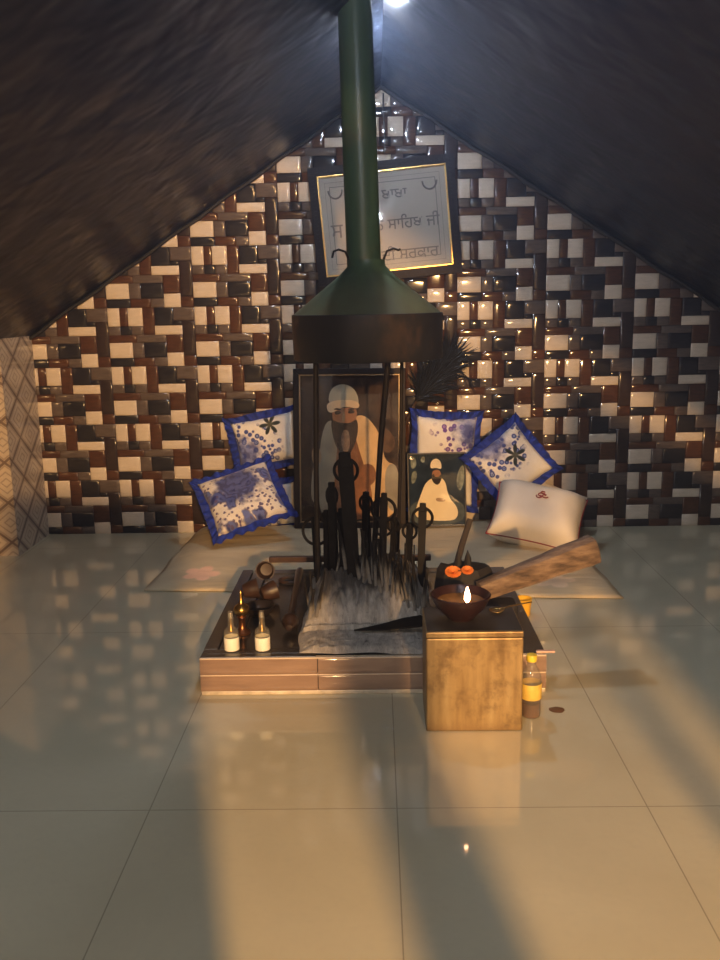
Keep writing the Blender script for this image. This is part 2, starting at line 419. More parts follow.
big = [(P_hand, [(378, 432), (386, 428), (396, 440), (394, 452), (384, 455)]),  # first shape: dark brown printed patch beside the shawl
       (P_shawl, [(352, 418), (366, 416), (382, 438), (384, 462), (398, 466), (399, 515), (372, 520), (352, 500), (345, 450)]),
       (P_white, [(322, 425), (334, 420), (340, 450), (338, 515), (318, 520), (316, 470)]),
       (P_robe, [(338, 430), (352, 428), (362, 462), (372, 490), (372, 520), (330, 520), (334, 470)]),
       (P_white, [(384, 466), (399, 464), (400, 512), (386, 510)]),
       (P_robe, [(352, 470), (372, 462), (378, 480), (362, 492)]),
       (P_tan, [(309, 450), (318, 447), (321, 462), (312, 468)]), (P_white, [(312, 436), (315, 436), (317, 452), (313, 452)]), (P_white, [(311, 466), (317, 466), (317, 505), (308, 500)]),
       (P_skin, [(331, 408), (340, 410), (357, 408), (356, 424), (350, 432), (338, 432), (332, 424)]),
       (P_beard, [(330, 420), (338, 424), (350, 425), (357, 419), (358, 434), (352, 452), (344, 458), (335, 448), (331, 434)]),
       (P_grey, [(341, 432), (348, 430), (350, 446), (345, 456), (340, 446)]),
       (P_tur, [(327, 408), (329, 391), (342, 385), (354, 390), (359, 402), (357, 409)]),
       (P_turs, [(326, 404), (342, 401), (359, 403), (359, 411), (344, 407), (331, 415), (326, 412)]),
       (P_eye, [(334, 413), (338, 412), (341, 414), (338, 416), (334, 416)]), (P_eye, [(347, 413), (351, 411), (355, 413), (353, 415), (348, 415)]),
       (P_eye, [(337, 426), (344, 424), (352, 425), (351, 429), (344, 427), (338, 430)]), (P_skin, [(342, 414), (346, 414), (347, 423), (342, 423)]),
       (P_tan, [(342, 414), (344.5, 413), (345, 423), (341, 423)]), (P_eye, [(332, 411), (337, 409), (342, 412), (337, 411.5)]), (P_eye, [(346, 412), (351, 409), (356, 411), (351, 411.5)])]
portrait('portrait_frame', 'large dark framed portrait of a person with turban and long beard against the tiled wall', (-.146, 4.462, .058), rx(-7.5) @ ry(.6), .575, .820, .030, .008,
         big, P_bg, M_framewood, plain('dull_gold_lip', (.24, .17, .09), .45, .4), (292, 371, 406, 528))
S_bg = mott('print_teal_backdrop', (.005, .013, .024), (.022, .037, .058), 13)
S_rob = printm('print_cream_robe', (.80, .66, .42), .06); S_tur = printm('print_cream_turban', (.74, .62, .42)); S_leaf = printm('print_leaf_light', (.20, .22, .18), .6, 40); S_low = printm('print_grass', (.07, .085, .085), .4, 25)
sm_l = [(S_low, [(409, 500), (440, 496), (466, 500), (466, 522), (409, 522)]), (S_leaf, [(411, 458), (416, 457), (418, 466), (412, 470)]), (S_leaf, [(422, 458), (426, 457), (426, 463), (422, 463)]),
        (S_leaf, [(412, 472), (418, 470), (417, 480), (412, 484)]), (S_leaf, [(459, 472), (465, 464), (466, 480), (461, 492), (457, 484)]),
        (S_rob, [(426, 482), (434, 477), (446, 478), (449, 496), (458, 505), (459, 514), (452, 519), (414, 516), (417, 503), (421, 494)]),
        (P_skin, [(433, 471), (438, 470), (442, 472), (442, 479), (437, 482), (433, 479)]), (P_eye, [(432, 475), (437, 473), (443, 475), (442, 481), (438, 485), (433, 481)]),
        (P_skin, [(435, 470), (441, 470), (441, 476), (438, 477), (435, 476)]),
        (S_tur, [(431, 469), (432, 462), (437, 459), (442, 462), (443, 470), (437, 468)]), (P_tan, [(436, 496), (446, 497), (446, 500), (437, 500)])]
portrait('portrait_frame', 'small thin framed picture of a seated person in pale robe before the blue trimmed pillow', (.303, 4.440, .066), rx(-4.5) @ ry(-.5), .298, .380, .007, 0,
         sm_l, S_bg, plain('thin_grey_frame', (.10, .09, .08), .4), M_gold, (408, 454, 467, 523))

# ------------------------------------------------------------------ sheet on the floor
def sheet_mat():
    t = NT('printed_cotton_sheet'); x, y, z = t.xyz()
    c = t.ramp(t.noise(5, 4), [(.3, (.50, .40, .25)), (.7, (.60, .50, .33))])
    st = t.noise(6, 4, vec=t.scale(None, (1.0, 4.5, 1)), dist=.8)
    c = t.mix(t.M('MULTIPLY', t.step(st, .55, .70), .45), c, (.33, .27, .17))
    for cx, cy, rad, col in ((-.795, 3.80, .085, (.80, .48, .35)), (.74, 3.66, .10, (.66, .50, .34))):
        dx, dy = t.M('SUBTRACT', x, cx), t.M('SUBTRACT', y, cy)
        r = t.M('SQRT', t.M('ADD', t.M('MULTIPLY', dx, dx), t.M('MULTIPLY', dy, dy)))
        a = t.M('ARCTAN2', dy, dx)
        edge = t.M('MULTIPLY', t.M('ADD', .62, t.M('MULTIPLY', t.M('ABSOLUTE', t.M('COSINE', t.M('MULTIPLY', a, 2.5))), .38)), rad)
        f = t.step(t.M('SUBTRACT', r, edge), .012, -.012)
        c = t.mix(t.M('MULTIPLY', f, .75), c, t.mix(t.step(r, 0, rad), col, tuple(min(1, k * 1.15 + .08) for k in col)))
    t.set(c, .85); t.bump(t.noise(4, 3, vec=t.scale(None, (1, 2.2, 1)), dist=.6), .35, .03)
    return t.m
sb = MB()
NL, NR, BL, BRr = Vector((-1.01, 3.64)), Vector((.99, 3.46)), Vector((-.98, 4.615)), Vector((.97, 4.61))
def sheet_fn(u, v):
    lo, hi = NL.lerp(NR, u), BL.lerp(BRr, u)
    q = lo.lerp(hi, v)
    if q.y < 3.56 and -.60 < q.x < .56: q = Vector((q.x, 3.56))
    e = min(u, 1 - u, v * .6, 1) * 2.2
    z = .006 + (.016 + .036 * max(0, min(1, (q.y - 3.75) / .35))) * min(1, e * 6) ** .5 + .006 * noise.noise(Vector((q.x * 4, q.y * 7, 0))) * min(1, e * 5)
    wob = .012 * noise.noise(Vector((q.x * 5, 3, q.y * 5)))
    return (q.x + wob, q.y + (wob if v < .2 else 0), max(.004, z))
sb.grid(sheet_fn, 70, 40)
so = sb.build('floor_sheet', sheet_mat(), recalc=False)
sm = so.modifiers.new('s', 'SOLIDIFY'); sm.thickness = .004; sm.offset = -1
tag(so, 'pale floral cotton sheet spread on the floor between hearth and tiled wall', 'sheet')

# ------------------------------------------------------------------ pillows
def floral_mat(name, corner, flower, purple=False, ang=0):
    """white cloth, blue blossoms thickening towards one corner, one dark green lily"""
    t = NT(name); x, y, z = t.xyz()
    c = t.ramp(t.noise(14, 3), [(.3, (.70, .66, .60)), (.7, (.78, .74, .68))])
    dx, dy = t.M('SUBTRACT', x, corner[0]), t.M('SUBTRACT', y, corner[1])
    rc = t.M('SQRT', t.M('ADD', t.M('MULTIPLY', dx, dx), t.M('MULTIPLY', dy, dy)))
    v = t.voro(34, t.scale(None, (1, 1, .01))); n = t.noise(22, 3, vec=t.scale(None, (1, 1, .01)))
    dots = t.M('MULTIPLY', t.step(v, .50, .40), t.step(t.M('SUBTRACT', rc, t.M('MULTIPLY', n, .18)), .13, .07))
    ringv = t.step(t.M('ABSOLUTE', t.M('SUBTRACT', v, .18)), .02, .07)
    blue = t.mix(ringv, (.30, .36, .55) if not purple else (.45, .30, .50), (.025, .045, .24) if not purple else (.12, .04, .25))
    c = t.mix(dots, c, blue)
    near = t.step(t.M('ADD', rc, t.M('MULTIPLY', n, .14)), .20, .11)
    c = t.mix(t.M('MULTIPLY', near, .92), c, t.mix(t.step(n, .42, .58), (.015, .03, .20), (.13, .17, .42)))
    if flower:
        fx, fy = t.M('SUBTRACT', x, flower[0]), t.M('SUBTRACT', y, flower[1])
        r = t.M('SQRT', t.M('ADD', t.M('MULTIPLY', fx, fx), t.M('MULTIPLY', fy, fy))); a = t.M('ARCTAN2', fy, fx)
        e = t.M('MULTIPLY', t.M('ADD', .22, t.M('MULTIPLY', t.M('POWER', t.M('ABSOLUTE', t.M('COSINE', t.M('ADD', t.M('MULTIPLY', a, 3.0), ang))), 1.5), .78)), .056)
        m = t.step(t.M('SUBTRACT', r, e), .004, -.004)
        c = t.mix(m, c, t.mix(t.step(r, .005, .03), (.07, .065, .03), (.010, .018, .014)))
    t.set(c, .8, sheen=.2); t.bump(t.noise(10, 3), .25, .012)
    return t.m
def rose_mat():
    t = NT('blue_rose_cloth'); v2 = t.scale(None, (1, 1, .01)); x, y, z = t.xyz()
    wv = t.n.new('ShaderNodeTexWave'); wv.wave_type = 'RINGS'; wv.rings_direction = 'Z'
    c = t.ramp(t.noise(14, 3), [(.3, (.66, .60, .52)), (.7, (.76, .70, .62))])
    n = t.noise(20, 3, vec=v2); cb = t.n.new('ShaderNodeCombineXYZ'); t.put(cb.inputs[0], t.M('ADD', x, t.M('MULTIPLY', t.noise(16, 2, vec=v2), .09))); t.put(cb.inputs[1], t.M('ADD', y, t.M('MULTIPLY', t.noise(13, 2, vec=v2), .10))); v = t.voro(9.5, cb.outputs[0])
    petal = t.M('FRACT', t.M('ADD', t.M('MULTIPLY', v, 4.5), t.M('MULTIPLY', n, 2.2)))
    rose = t.mix(t.step(petal, .25, .6), (.015, .022, .15), (.11, .14, .36))
    c = t.mix(t.step(t.M('ADD', v, t.M('MULTIPLY', n, .25)), .64, .54), c, rose)
    d = t.voro(46, v2)
    leaf = t.M('MULTIPLY', t.step(d, .38, .28), t.step(n, .40, .48))
    c = t.mix(leaf, c, (.10, .07, .16))
    cx_, cy_ = t.M('SUBTRACT', x, -.005), t.M('SUBTRACT', y, .055); core = t.step(t.M('ADD', t.M('SQRT', t.M('ADD', t.M('MULTIPLY', cx_, cx_), t.M('MULTIPLY', cy_, cy_))), t.M('MULTIPLY', n, .12)), .20, .14)
    c = t.mix(t.M('MULTIPLY', core, .95), c, t.mix(t.step(petal, .3, .7), (.010, .016, .12), (.05, .07, .24)))
    t.set(c, .8, sheen=.2); t.bump(t.noise(10, 3), .25, .012)
    return t.m
M_frill = plain('royal_blue_frill', (.007, .024, .235), .8, var=.5, sc=35, bump=.3)
M_whitep = plain('white_cotton', (.70, .64, .56), .85, var=.05, sc=12, bump=.15)
M_redp = plain('red_thread', (.25, .02, .02), .8)
def pillow_body(w, h, t):
    b = MB(); n = 26
    for sgn in (1, -1):
        def fn(u, v):
            a, c = u * 2 - 1, v * 2 - 1
            x = a * w / 2 * (1 - .07 * (1 - c * c)); y = c * h / 2 * (1 - .07 * (1 - a * a))
            z = t / 2 * ((1 - a ** 4) * (1 - c ** 4)) ** .55
            z += .010 * noise.noise(Vector((x * 11, y * 11, sgn * 3 + w * 10))) * (1 - a ** 6) * (1 - c ** 6)
            return (x, y, sgn * z)
        g = b.grid(fn, n, n)
    bm = b
    return bm
def weld(o, d=.0006):
    bm = bmesh.new(); bm.from_mesh(o.data); bmesh.ops.remove_doubles(bm, verts=bm.verts, dist=d); bmesh.ops.recalc_face_normals(bm, faces=bm.faces)
    bm.to_mesh(o.data); bm.free(); o.data.shade_smooth()
def edge_pts(w, h, n=40):
    pts = []
    for side in range(4):
        for k in range(n):
            s = -1 + 2 * k / n
            a, c = ((s, -1), (1, s), (-s, 1), (-1, -s))[side]
            pts.append((a * w / 2 * (1 - .07 * (1 - c * c)), c * h / 2 * (1 - .07 * (1 - a * a))))
    return pts
def pillow(label, loc, m, w, h, t, mat, frill=.042, group=None):
    r = thing('pillow', label, 'pillow', loc, m, group)
    o = pillow_body(w, h, t).build('pillow_body', mat, r, recalc=False); weld(o)
    if frill:
        f = MB(); pts = edge_pts(w, h); N = len(pts); rows = []
        for k, (x, y) in enumerate(pts):
            d = Vector((x, y)).normalized()
            cx = Vector((1 if x > 0 else -1, 1 if y > 0 else -1)).normalized()
            q = max(0, min(1, (abs(x) / (w / 2) + abs(y) / (h / 2) - 1.55) / .45)); d = d.lerp(cx, q).normalized()
            row = []
            for j in range(4):
                e = frill * (j / 3) * (1 + .35 * q); wv = math.sin(k * 1.25) * .011 * (j / 3) + .004 * math.sin(k * .6 + 1)
                for zz in (.0018, -.0018): row.append(f.V(x * .985 + d.x * e, y * .985 + d.y * e, wv + zz))
            rows.append(row)
        for k in range(N):
            A, B = rows[k], rows[(k + 1) % N]
            for j in range(3):
                f.F(A[2 * j], A[2 * j + 2], B[2 * j + 2], B[2 * j]); f.F(A[2 * j + 1], B[2 * j + 1], B[2 * j + 3], A[2 * j + 3])
            f.F(A[6], A[7], B[7], B[6])
        f.build('frill', M_frill, r)['label'] = 'royal blue ruffled frill'
    return r
pillow('white pillow with blue frill and dark green lily, propped behind the large portrait at left', (-.572, 4.572, .505), rx(84) @ rz(11), .34, .25, .085,
       floral_mat('lily_floral_cloth', (-.13, -.05), (.035, .080)))
pillow('white pillow with blue frill, mostly hidden behind the blue rose pillow', (-.545, 4.555, .160), rx(82) @ rz(8), .25, .22, .085, floral_mat('hidden_floral_cloth', (-.18, -.10), None))
pillow('pillow covered in blue roses with blue frill, slanting on the sheet at left', (-.665, 4.26, .268), rx(43) @ rz(23), .36, .34, .11, rose_mat())
pillow('upright white pillow with blue frill and purple blossoms behind the small seated portrait', (.348, 4.550, .385), rx(88) @ rz(-3), .31, .47, .085,
       floral_mat('purple_floral_cloth', (.13, .16), None, True))
pillow('white pillow with blue frill and green lily, standing on its corner beside the small portrait', (.672, 4.42, .392), rx(74) @ rz(38), .30, .30, .10,
       floral_mat('diamond_floral_cloth', (-.03, .15), (.035, .02), ang=.5))
def white_pillow(label, loc, m, w, h, t, stitch):
    r = pillow(label, loc, m, w, h, t, M_whitep, 0)
    pts = edge_pts(w, h); MB().tube([(x, y, 0) for x, y in pts + pts[:1]], .0035, 6, cap=False).build('piping', M_redp if stitch else M_whitep, r)
    if stitch:
        e = MB()
        for cx, cy, a0, ra in ((0, 0, 0, .016), (.016, -.004, 1.2, .013), (-.012, -.012, 2.5, .012), (.004, .016, .6, .009)):
            e.tube([(cx + ra * math.cos(a0 + k * .45), cy + .03 + ra * .7 * math.sin(a0 + k * .45), t / 2 + .003 - ((cx / w) ** 2) * .2) for k in range(12)], .003, 6)
        e.build('embroidered_motif', M_redp, r.children[0])
    return r
white_pillow('plump white pillow with red piping and red motif at the right end of the sheet', (.757, 4.13, .185), rx(38) @ rz(-17), .43, .33, .25, True)
white_pillow('plain white pillow whose corner peeks out behind the red piped pillow', (.86, 4.42, .17), rx(58) @ rz(-24), .34, .24, .11, False)

# ------------------------------------------------------------------ hearth
PX0, PX1, PY0, PY1, PZ = -.562, .512, 2.595, 3.52, .125
def hearth_tile():
    t = NT('brown_glazed_tile'); x, y, z = t.xyz()
    c = t.ramp(t.noise(5, 4, vec=t.scale(None, (1, 1, 9))), [(.3, (.22, .145, .105)), (.7, (.31, .21, .155))])
    t.set(c, .08, spec=.6); return t.m
def granite():
    t = NT('dark_stone_top'); n = t.noise(80, 3)
    c = t.ramp(t.noise(7, 5), [(.3, (.020, .016, .013)), (.7, (.050, .040, .032))])
    c = t.mix(t.M('MULTIPLY', t.step(n, .6, .75), .4), c, (.16, .13, .10))
    t.set(c, .22, spec=.5); return t.m
M_htile, M_gran = hearth_tile(), granite()
M_lip = plain('cream_edge_strip', (.55, .47, .36), .25)
he = thing('tiled_hearth', 'low rectangular fire platform faced in brown glazed tiles with dark stone top', 'hearth', (0, PY0, 0))
def hb(n, m, x0, y0, z0, x1, y1, z1, bev=.003): return MB().box(x0, y0 - PY0, z0, x1, y1 - PY0, z1).build(n, m, he, smooth=False, bevel=bev)
hb('platform_body', M_gran, PX0 + .012, PY0 + .014, 0, PX1 - .012, PY1, PZ - .012)
hb('base_strip', M_lip, PX0, PY0 - .002, 0, PX1, PY0 + .014, .014)
def bull(x0, x1, z0, z1):
    """tile with a slightly bulging glazed face"""
    b = MB(); n = 10; pr = []
    for k in range(n + 1):
        f = k / n; z = z0 + (z1 - z0) * f
        pr.append((-.008 * math.cos(f * PI / 2) ** .8 + .003 * max(0, .15 - f) / .15, z))
    A = [b.V(x0, y, z) for y, z in pr]; B = [b.V(x1, y, z) for y, z in pr]
    c = [b.V(x0, .016, z0), b.V(x0, .016, z1), b.V(x1, .016, z0), b.V(x1, .016, z1)]
    for k in range(n): b.F(A[k], B[k], B[k + 1], A[k + 1])
    b.F(*reversed(A), c[0], c[1]) if False else b.F(c[0], *A, c[1]); b.F(c[2], c[3], *reversed(B))
    b.F(A[-1], B[-1], c[3], c[1]); b.F(A[0], c[0], c[2], B[0])
    return b.build('face_tile', M_htile, he, ang=60)
for x0, x1 in ((PX0, -.196), (-.1935, .16), (.1625, PX1)):
    bull(x0, x1, .015, .066); bull(x0, x1, .0675, .1215)
for nm, x0, x1 in (('side_tile', PX0 - .001, PX0 + .011), ('side_tile', PX1 - .011, PX1 + .001)):
    hb(nm, M_htile, x0, PY0 + .02, .0, x1, PY1, .121)
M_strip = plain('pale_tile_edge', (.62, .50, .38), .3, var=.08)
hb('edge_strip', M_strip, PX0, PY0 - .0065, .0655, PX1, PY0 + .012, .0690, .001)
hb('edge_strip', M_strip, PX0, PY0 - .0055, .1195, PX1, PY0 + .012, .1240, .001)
# dark border courses on the top
hb('border_course', M_gran, PX0, PY0 + .002, .113, -.20, PY0 + .032, .126)
hb('border_course', M_gran, PX0, PY0 + .034, .113, -.20, PY0 + .068, .125)
hb('border_course', M_gran, PX0, PY0 + .070, .113, PX0 + .045, PY1, .126)
hb('border_course', M_gran, PX0 + .048, PY0 + .070, .113, PX0 + .105, PY1, .1245)
hb('border_course', M_gran, PX1 - .10, PY0 + .005, .113, PX1, PY1, .126)
hb('border_course', M_gran, PX0 + .105, PY1 - .06, .113, PX1 - .10, PY1, .126)
hb('top_slab', M_gran, PX0 + .107, PY0 + .070, .110, PX1 - .102, PY1 - .062, .1235)
hb('chipped_corner_strip', plain('pink_tile_edge', (.60, .36, .28), .3), PX1 - .03, PY0 + .002, .1265, PX1 + .028, PY0 + .018, .133)

# ash
def ash_mat():
    t = NT('wood_ash')
    n = t.noise(14, 6, vec=t.scale(None, (3.2, 1, .35)), rough=.68); s = t.noise(60, 3); hx, hy, hz = t.xyz()
    c = t.ramp(n, [(.28, (.10, .085, .072)), (.40, (.38, .345, .305)), (.58, (.55, .505, .45)), (.78, (.70, .66, .60))])
    soot = t.M('MULTIPLY', t.step(t.M('ADD', hz, t.M('MULTIPLY', t.noise(20, 3, vec=t.scale(None, (3, 1, .3))), .09)), .235, .29), .85)
    c = t.mix(soot, c, (.028, .022, .019))
    c = t.mix(t.step(s, .70, .78), c, (.03, .025, .02))
    t.set(c, .95); t.bump(t.M('ADD', n, t.M('MULTIPLY', s, .3)), .6, .02)
    return t.m
M_ash = ash_mat()
ab = MB(); AX0, AX1, AY0, AY1 = -.262, .185, 2.612, 3.42
def ash_h(x, y):
    edge = min((x - AX0) / .05, (AX1 - x) / .07, (y - AY0) / .03, (AY1 - y) / .08, 1)
    lip = .007 * max(0, edge)
    sx = max(0, min(1, (x + .265) / .07)) * max(0, min(1, (.195 - x) / .09))
    sy = max(0, min(1, (y - 2.82) / .17)) ** .65 * max(0, min(1, (AY1 - y) / .14))
    nz = noise.noise(Vector((x * 26, y * 9, 1))) * .026 + noise.noise(Vector((x * 75, y * 12, 7))) * .020 + noise.noise(Vector((x * 60, y * 25, 4))) * .009
    return lip + sx * sy * (.098 + nz) + max(0, edge) * .004 * (1 + noise.noise(Vector((x * 40, y * 40, 0)))) + (.012 if y > 2.80 and sx > 0 and edge > .2 else 0)
def afn(u, v):
    x, y = AX0 + (AX1 - AX0) * u, AY0 + (AY1 - AY0) * v
    q = .018 * noise.noise(Vector((x * 7, y * 7, 9)))
    return (x + q, max(2.602, y + (q if v < .1 else 0)), .1268 + max(0, ash_h(x, y)))
ab.grid(afn, 110, 120)
ao = ab.build('ash_bed', M_ash, ang=70, recalc=False)
tag(ao, 'heap of pale grey wood ash covering the middle of the hearth', 'ash', kind='stuff')

# ------------------------------------------------------------------ iron tongs standing in the ash
def ash_top(x, y): return .1268 + ash_h(x, y)
def tongs(label, top, base, w, ring_r, ring_drop=None, tw=0, sx=1, two=False):
    """flat iron tongs: two long blades joined at a head, with a ring through it; top and base are world points"""
    T, B = Vector(top), Vector(base); L = (T - B).length
    d = (T - B).normalized(); q = Vector((0, 0, 1)).rotation_difference(d)
    m = q.to_matrix() @ rz(tw)
    r = thing('fire_tongs', label, 'tongs', B, m)
    for s in (-1, 1):
        pts = [(s * .016, 0, 0), (s * .012, 0, L * .35), (s * .005, 0, L * .75), (s * .0035, 0, L * .95)]
        b = MB(); rows = []
        for x, y, z in pts:
            f = 1 - .35 * (1 - z / L)
            rows.append([b.V(x + a * .0028, c * w / 2 * f, z) for a, c in ((-1, -1), (1, -1), (1, 1), (-1, 1))])
        for A, C in zip(rows, rows[1:]):
            for k in range(4): b.F(A[k], A[(k + 1) % 4], C[(k + 1) % 4], C[k])
        b.F(*reversed(rows[0])); b.F(*rows[-1])
        b.build('blade', M_iron, r, smooth=False)
    hd = MB(); hd.box(-.0085, -w * .36, L * .90, .0085, w * .36, L); hd.build('head', M_iron, r, smooth=False, bevel=.003)
    if ring_r: MB().ring((0, 0, L - (ring_drop if ring_drop is not None else ring_r * 1.1)), ring_r, .0045 + ring_r * .03, 'x', sx=sx).build('ring', M_iron, r)
    if two: MB().ring((0, 0, L - ring_r * 2.9), ring_r * .8, .005, 'x', sx=sx).build('ring', M_iron, r)
    return r
tongs('tallest black iron tongs with a big ring at the top, standing before the large portrait', (-.113, 3.02, .695), (-.085, 3.04, .17), .056, .041, .065, 84)
tongs('black iron tongs with narrow hanging ring, just left of the tallest tongs', (-.165, 3.10, .575), (-.160, 3.09, .18), .030, .034, .050, 70, .62)
tongs('black iron tongs with two stacked rings, right of the tallest tongs', (.022, 3.09, .535), (.010, 3.08, .18), .028, .042, .062, 80, two=True)
tongs('black iron tongs with a round ring, nearest the tin box side of the ash', (.163, 3.16, .480), (.152, 3.14, .17), .032, .036, .055, 86)
tongs('short iron tongs with a side ring, between the two-ring tongs and the round-ring tongs', (.118, 3.22, .390), (.105, 3.20, .17), .024, .028, .030, 62)
tongs('low iron tongs with a wide ring at the left edge of the ash', (-.235, 3.20, .425), (-.225, 3.18, .16), .028, .050, .055, 75)
tongs('leaning iron tongs tangled against the slanting hood leg', (-.045, 3.28, .50), (-.050, 3.27, .19), .030, .030, .045, 50)
tongs('broad short iron tongs without ring close behind the tallest tongs', (-.130, 3.14, .47), (-.120, 3.12, .18), .040, 0, None, 70)
tongs('thin iron tongs standing low behind the two-ring tongs', (.060, 3.28, .40), (.050, 3.26, .18), .022, .026, .03, 70)
tongs('narrow iron tongs just right of the left hood leg', (-.190, 3.16, .46), (-.188, 3.15, .17), .022, .020, .03, 60)
o = MB().tube([(.345, 3.25, .395), (.310, 3.22, .30), (.262, 3.18, .132)], [.011, .012, .013], 8).build('stick', plain('charred_stick', (.040, .028, .020), .7), None)
tag(o, 'dark charred stick leaning out of the ash to the right', 'stick')

# rods and splinters coated in ash
def ash_rod_mat():
    t = NT('ash_coated_iron'); x, y, z = t.xyz()
    f = t.M('ADD', t.step(z, .13, .03), t.M('MULTIPLY', t.M('SUBTRACT', t.noise(45, 3), .5), .9))
    t.set(t.mix(t.step(f, -.1, 1.2), (.012, .010, .009), (.25, .23, .205)), .8, 0, spec=.15); return t.m
M_arod = ash_rod_mat()
rodsrc = None
for k in range(62):
    x = -.240 + .40 * ((k * .618) % 1); y = 2.84 + .30 * ((k * .377 + .2) % 1)
    if any((x - a) ** 2 + (y - c) ** 2 < .0016 for a, c in ((-.1, 3.03), (-.16, 3.09), (.012, 3.08), (.155, 3.14), (.108, 3.2), (-.225, 3.18), (-.13, 3.12), (-.188, 3.15), (-.222, 3.10), (-.222, 3.06))): continue
    lean = rx(random.uniform(-7, 10)) @ ry(random.uniform(-11, 11)) @ rz(random.uniform(0, 180))
    if rodsrc is None:
        rodsrc = MB().tube([(0, 0, -.03), (.001, 0, .09), (-.001, 0, .20)], [.0075, .0065, .004], 6, flat=(1, .55)).build('iron_rod', M_arod)
        rr = rodsrc
    else: rr = rodsrc.copy(); COL.objects.link(rr)
    rr.location = (x, y, ash_top(x, y)); rr.rotation_euler = lean.to_euler()
    s = random.uniform(.45, .98); rr.scale = (1, 1, s)
    tag(rr, 'short thin iron rod standing in the ash, its lower end coated grey', 'rod', 'ash coated rods standing in the ash heap')

# iron bar on low feet at the back edge
ib = thing('iron_bar', 'long rusty horizontal bar behind the tongs at the back edge of the hearth', 'bar', (-.13, 3.47, .1275))
M_rust = plain('rusty_bar', (.07, .036, .023), .6, .3, var=.35)
MB().box(-.315, -.012, .045, .34, .012, .068).build('bar', M_rust, ib, smooth=False, bevel=.003)
for x in (-.05, .29): MB().box(x, -.014, 0, x + .03, .014, .045).build('foot', M_rust, ib, smooth=False)

# shovel blade on the ash lip
sv = thing('fire_shovel', 'dark pointed shovel blade lying on the ash lip beside the tin box', 'shovel', (.03, 2.765, .146), rz(4))
b = MB()
outl = [(-.115, 0), (-.03, .028), (.05, .052), (.11, .056), (.13, .02), (.13, -.03), (.05, -.028), (-.03, -.014)]
a_ = [b.V(x, y, .012 * max(0, (x + .02) / .12) + .008 * (abs(y) / .05) + .004) for x, y in outl]; c_ = [b.V(x, y, .012 * max(0, (x + .02) / .12) + .008 * (abs(y) / .05)) for x, y in outl]
b.F(*a_); b.F(*reversed(c_))
for k in range(len(a_)): b.F(a_[k], c_[k], c_[(k + 1) % 8], a_[(k + 1) % 8])
b.build('blade', M_iron, sv, smooth=False)
MB().tube([(.12, .01, .022), (.15, .015, .026), (.20, .02, .026)], .009, 8).build('handle', M_iron, sv)

# ------------------------------------------------------------------ things on the left of the hearth
M_label = plain('white_paper_label', (.92, .88, .76), .5, var=.05, sc=60)
M_oil = plain('amber_oil', (.20, .09, .02), .15)
M_blackcap = plain('steel_cap', (.55, .50, .42), .25, .8)
def vial(label, x, y):
    t = thing('glass_bottle', label, 'bottle', (x, y, .126))
    MB().lathe([(0, 0), (.022, 0), (.0235, .004), (.0235, .060), (.021, .068), (.010, .078), (.0085, .100), (.0095, .104), (.0095, .108), (0, .108)], n=28).build('bottle_body', M_vial, t)
    MB().lathe([(.0239, .003), (.0241, .004), (.0241, .044), (.0239, .045)], n=28).build('paper_label', M_label, t)
    MB().lathe([(0, .062), (.012, .062), (.012, .066), (.0045, .080), (.0045, .106), (0, .106)], n=16).build('inner_tube', M_brass, t)
    MB().lathe([(0, .108), (.0085, .108), (.0088, .112), (.0075, .126), (.003, .130), (0, .130)], n=20).build('cap', M_blackcap, t)
    return t
vial('small clear bottle with white label, nearest the hearth left front corner', -.470, 2.655)
vial('small clear bottle with white label, to the right on the hearth front edge', -.372, 2.655)
t = thing('brass_finial', 'brass ornament with round ball and thin spire behind the left bottle', 'ornament', (-.458, 2.80, .125))
MB().lathe([(0, 0), (.026, 0), (.027, .006), (.018, .014), (.012, .024), (.011, .05), (.016, .058), (.012, .064)], n=28).build('stand', plain('copper_stand', (.30, .13, .06), .3, .9), t)
MB().lathe([(.012, .062), (.023, .070), (.027, .083), (.023, .096), (.011, .104)], n=28).build('ball', M_brass, t)
MB().lathe([(.010, .103), (.006, .110), (.005, .135), (.003, .150), (0, .153)], n=16).build('spire', M_brass, t)
M_clay = plain('brown_fired_clay', (.048, .024, .015), .42, var=.35, sc=25, bump=.1)
M_dclay = plain('blackened_clay', (.020, .015, .014), .35, var=.4)
CUP = [(0, 0), (.022, 0), (.027, .006), (.035, .035), (.038, .055), (.040, .060), (.036, .060), (.033, .052), (.025, .012), (0, .010)]
def cup(name, label, loc, m, mat, k=1, prof=CUP):
    o = MB().lathe([(r * k, z * k) for r, z in prof], n=30).build(name, mat); o.location = loc; o.rotation_euler = m.to_euler()
    return tag(o, label, 'cup')
cup('clay_cup', 'dark brown clay cup lying with its mouth forward at the hearth back left corner', (-.447, 3.40, .164), rx(78) @ rz(10), M_clay, .95)
cup('clay_cup', 'reddish brown clay cup lying behind the brass ornament', (-.505, 3.14, .160), rz(12) @ ry(82), M_clay, .95)
cup('clay_cup', 'brown clay cup lying tilted, right of the reddish one', (-.430, 3.10, .160), rz(25) @ ry(78), M_clay, .92)
cup('clay_bowl', 'shallow black clay bowl in front of the brown clay cups', (-.425, 2.985, .1245), rz(0), M_dclay, 1, [(0, 0), (.030, 0), (.042, .010), (.054, .030), (.056, .034), (.050, .032), (.036, .012), (0, .008)])
o = MB().ring((0, 0, 0), .034, .006, 'z', sx=1.15).build('iron_loop', M_clay); o.location = (-.352, 3.36, .131)
tag(o, 'brown oval loop lying flat behind the turned wooden handle', 'loop')
pe = thing('turned_mallet', 'dark turned wooden rod with ringed bulb end pointing forward on the hearth', 'mallet', (-.300, 2.80, .155), rx(-83) @ rz(0))
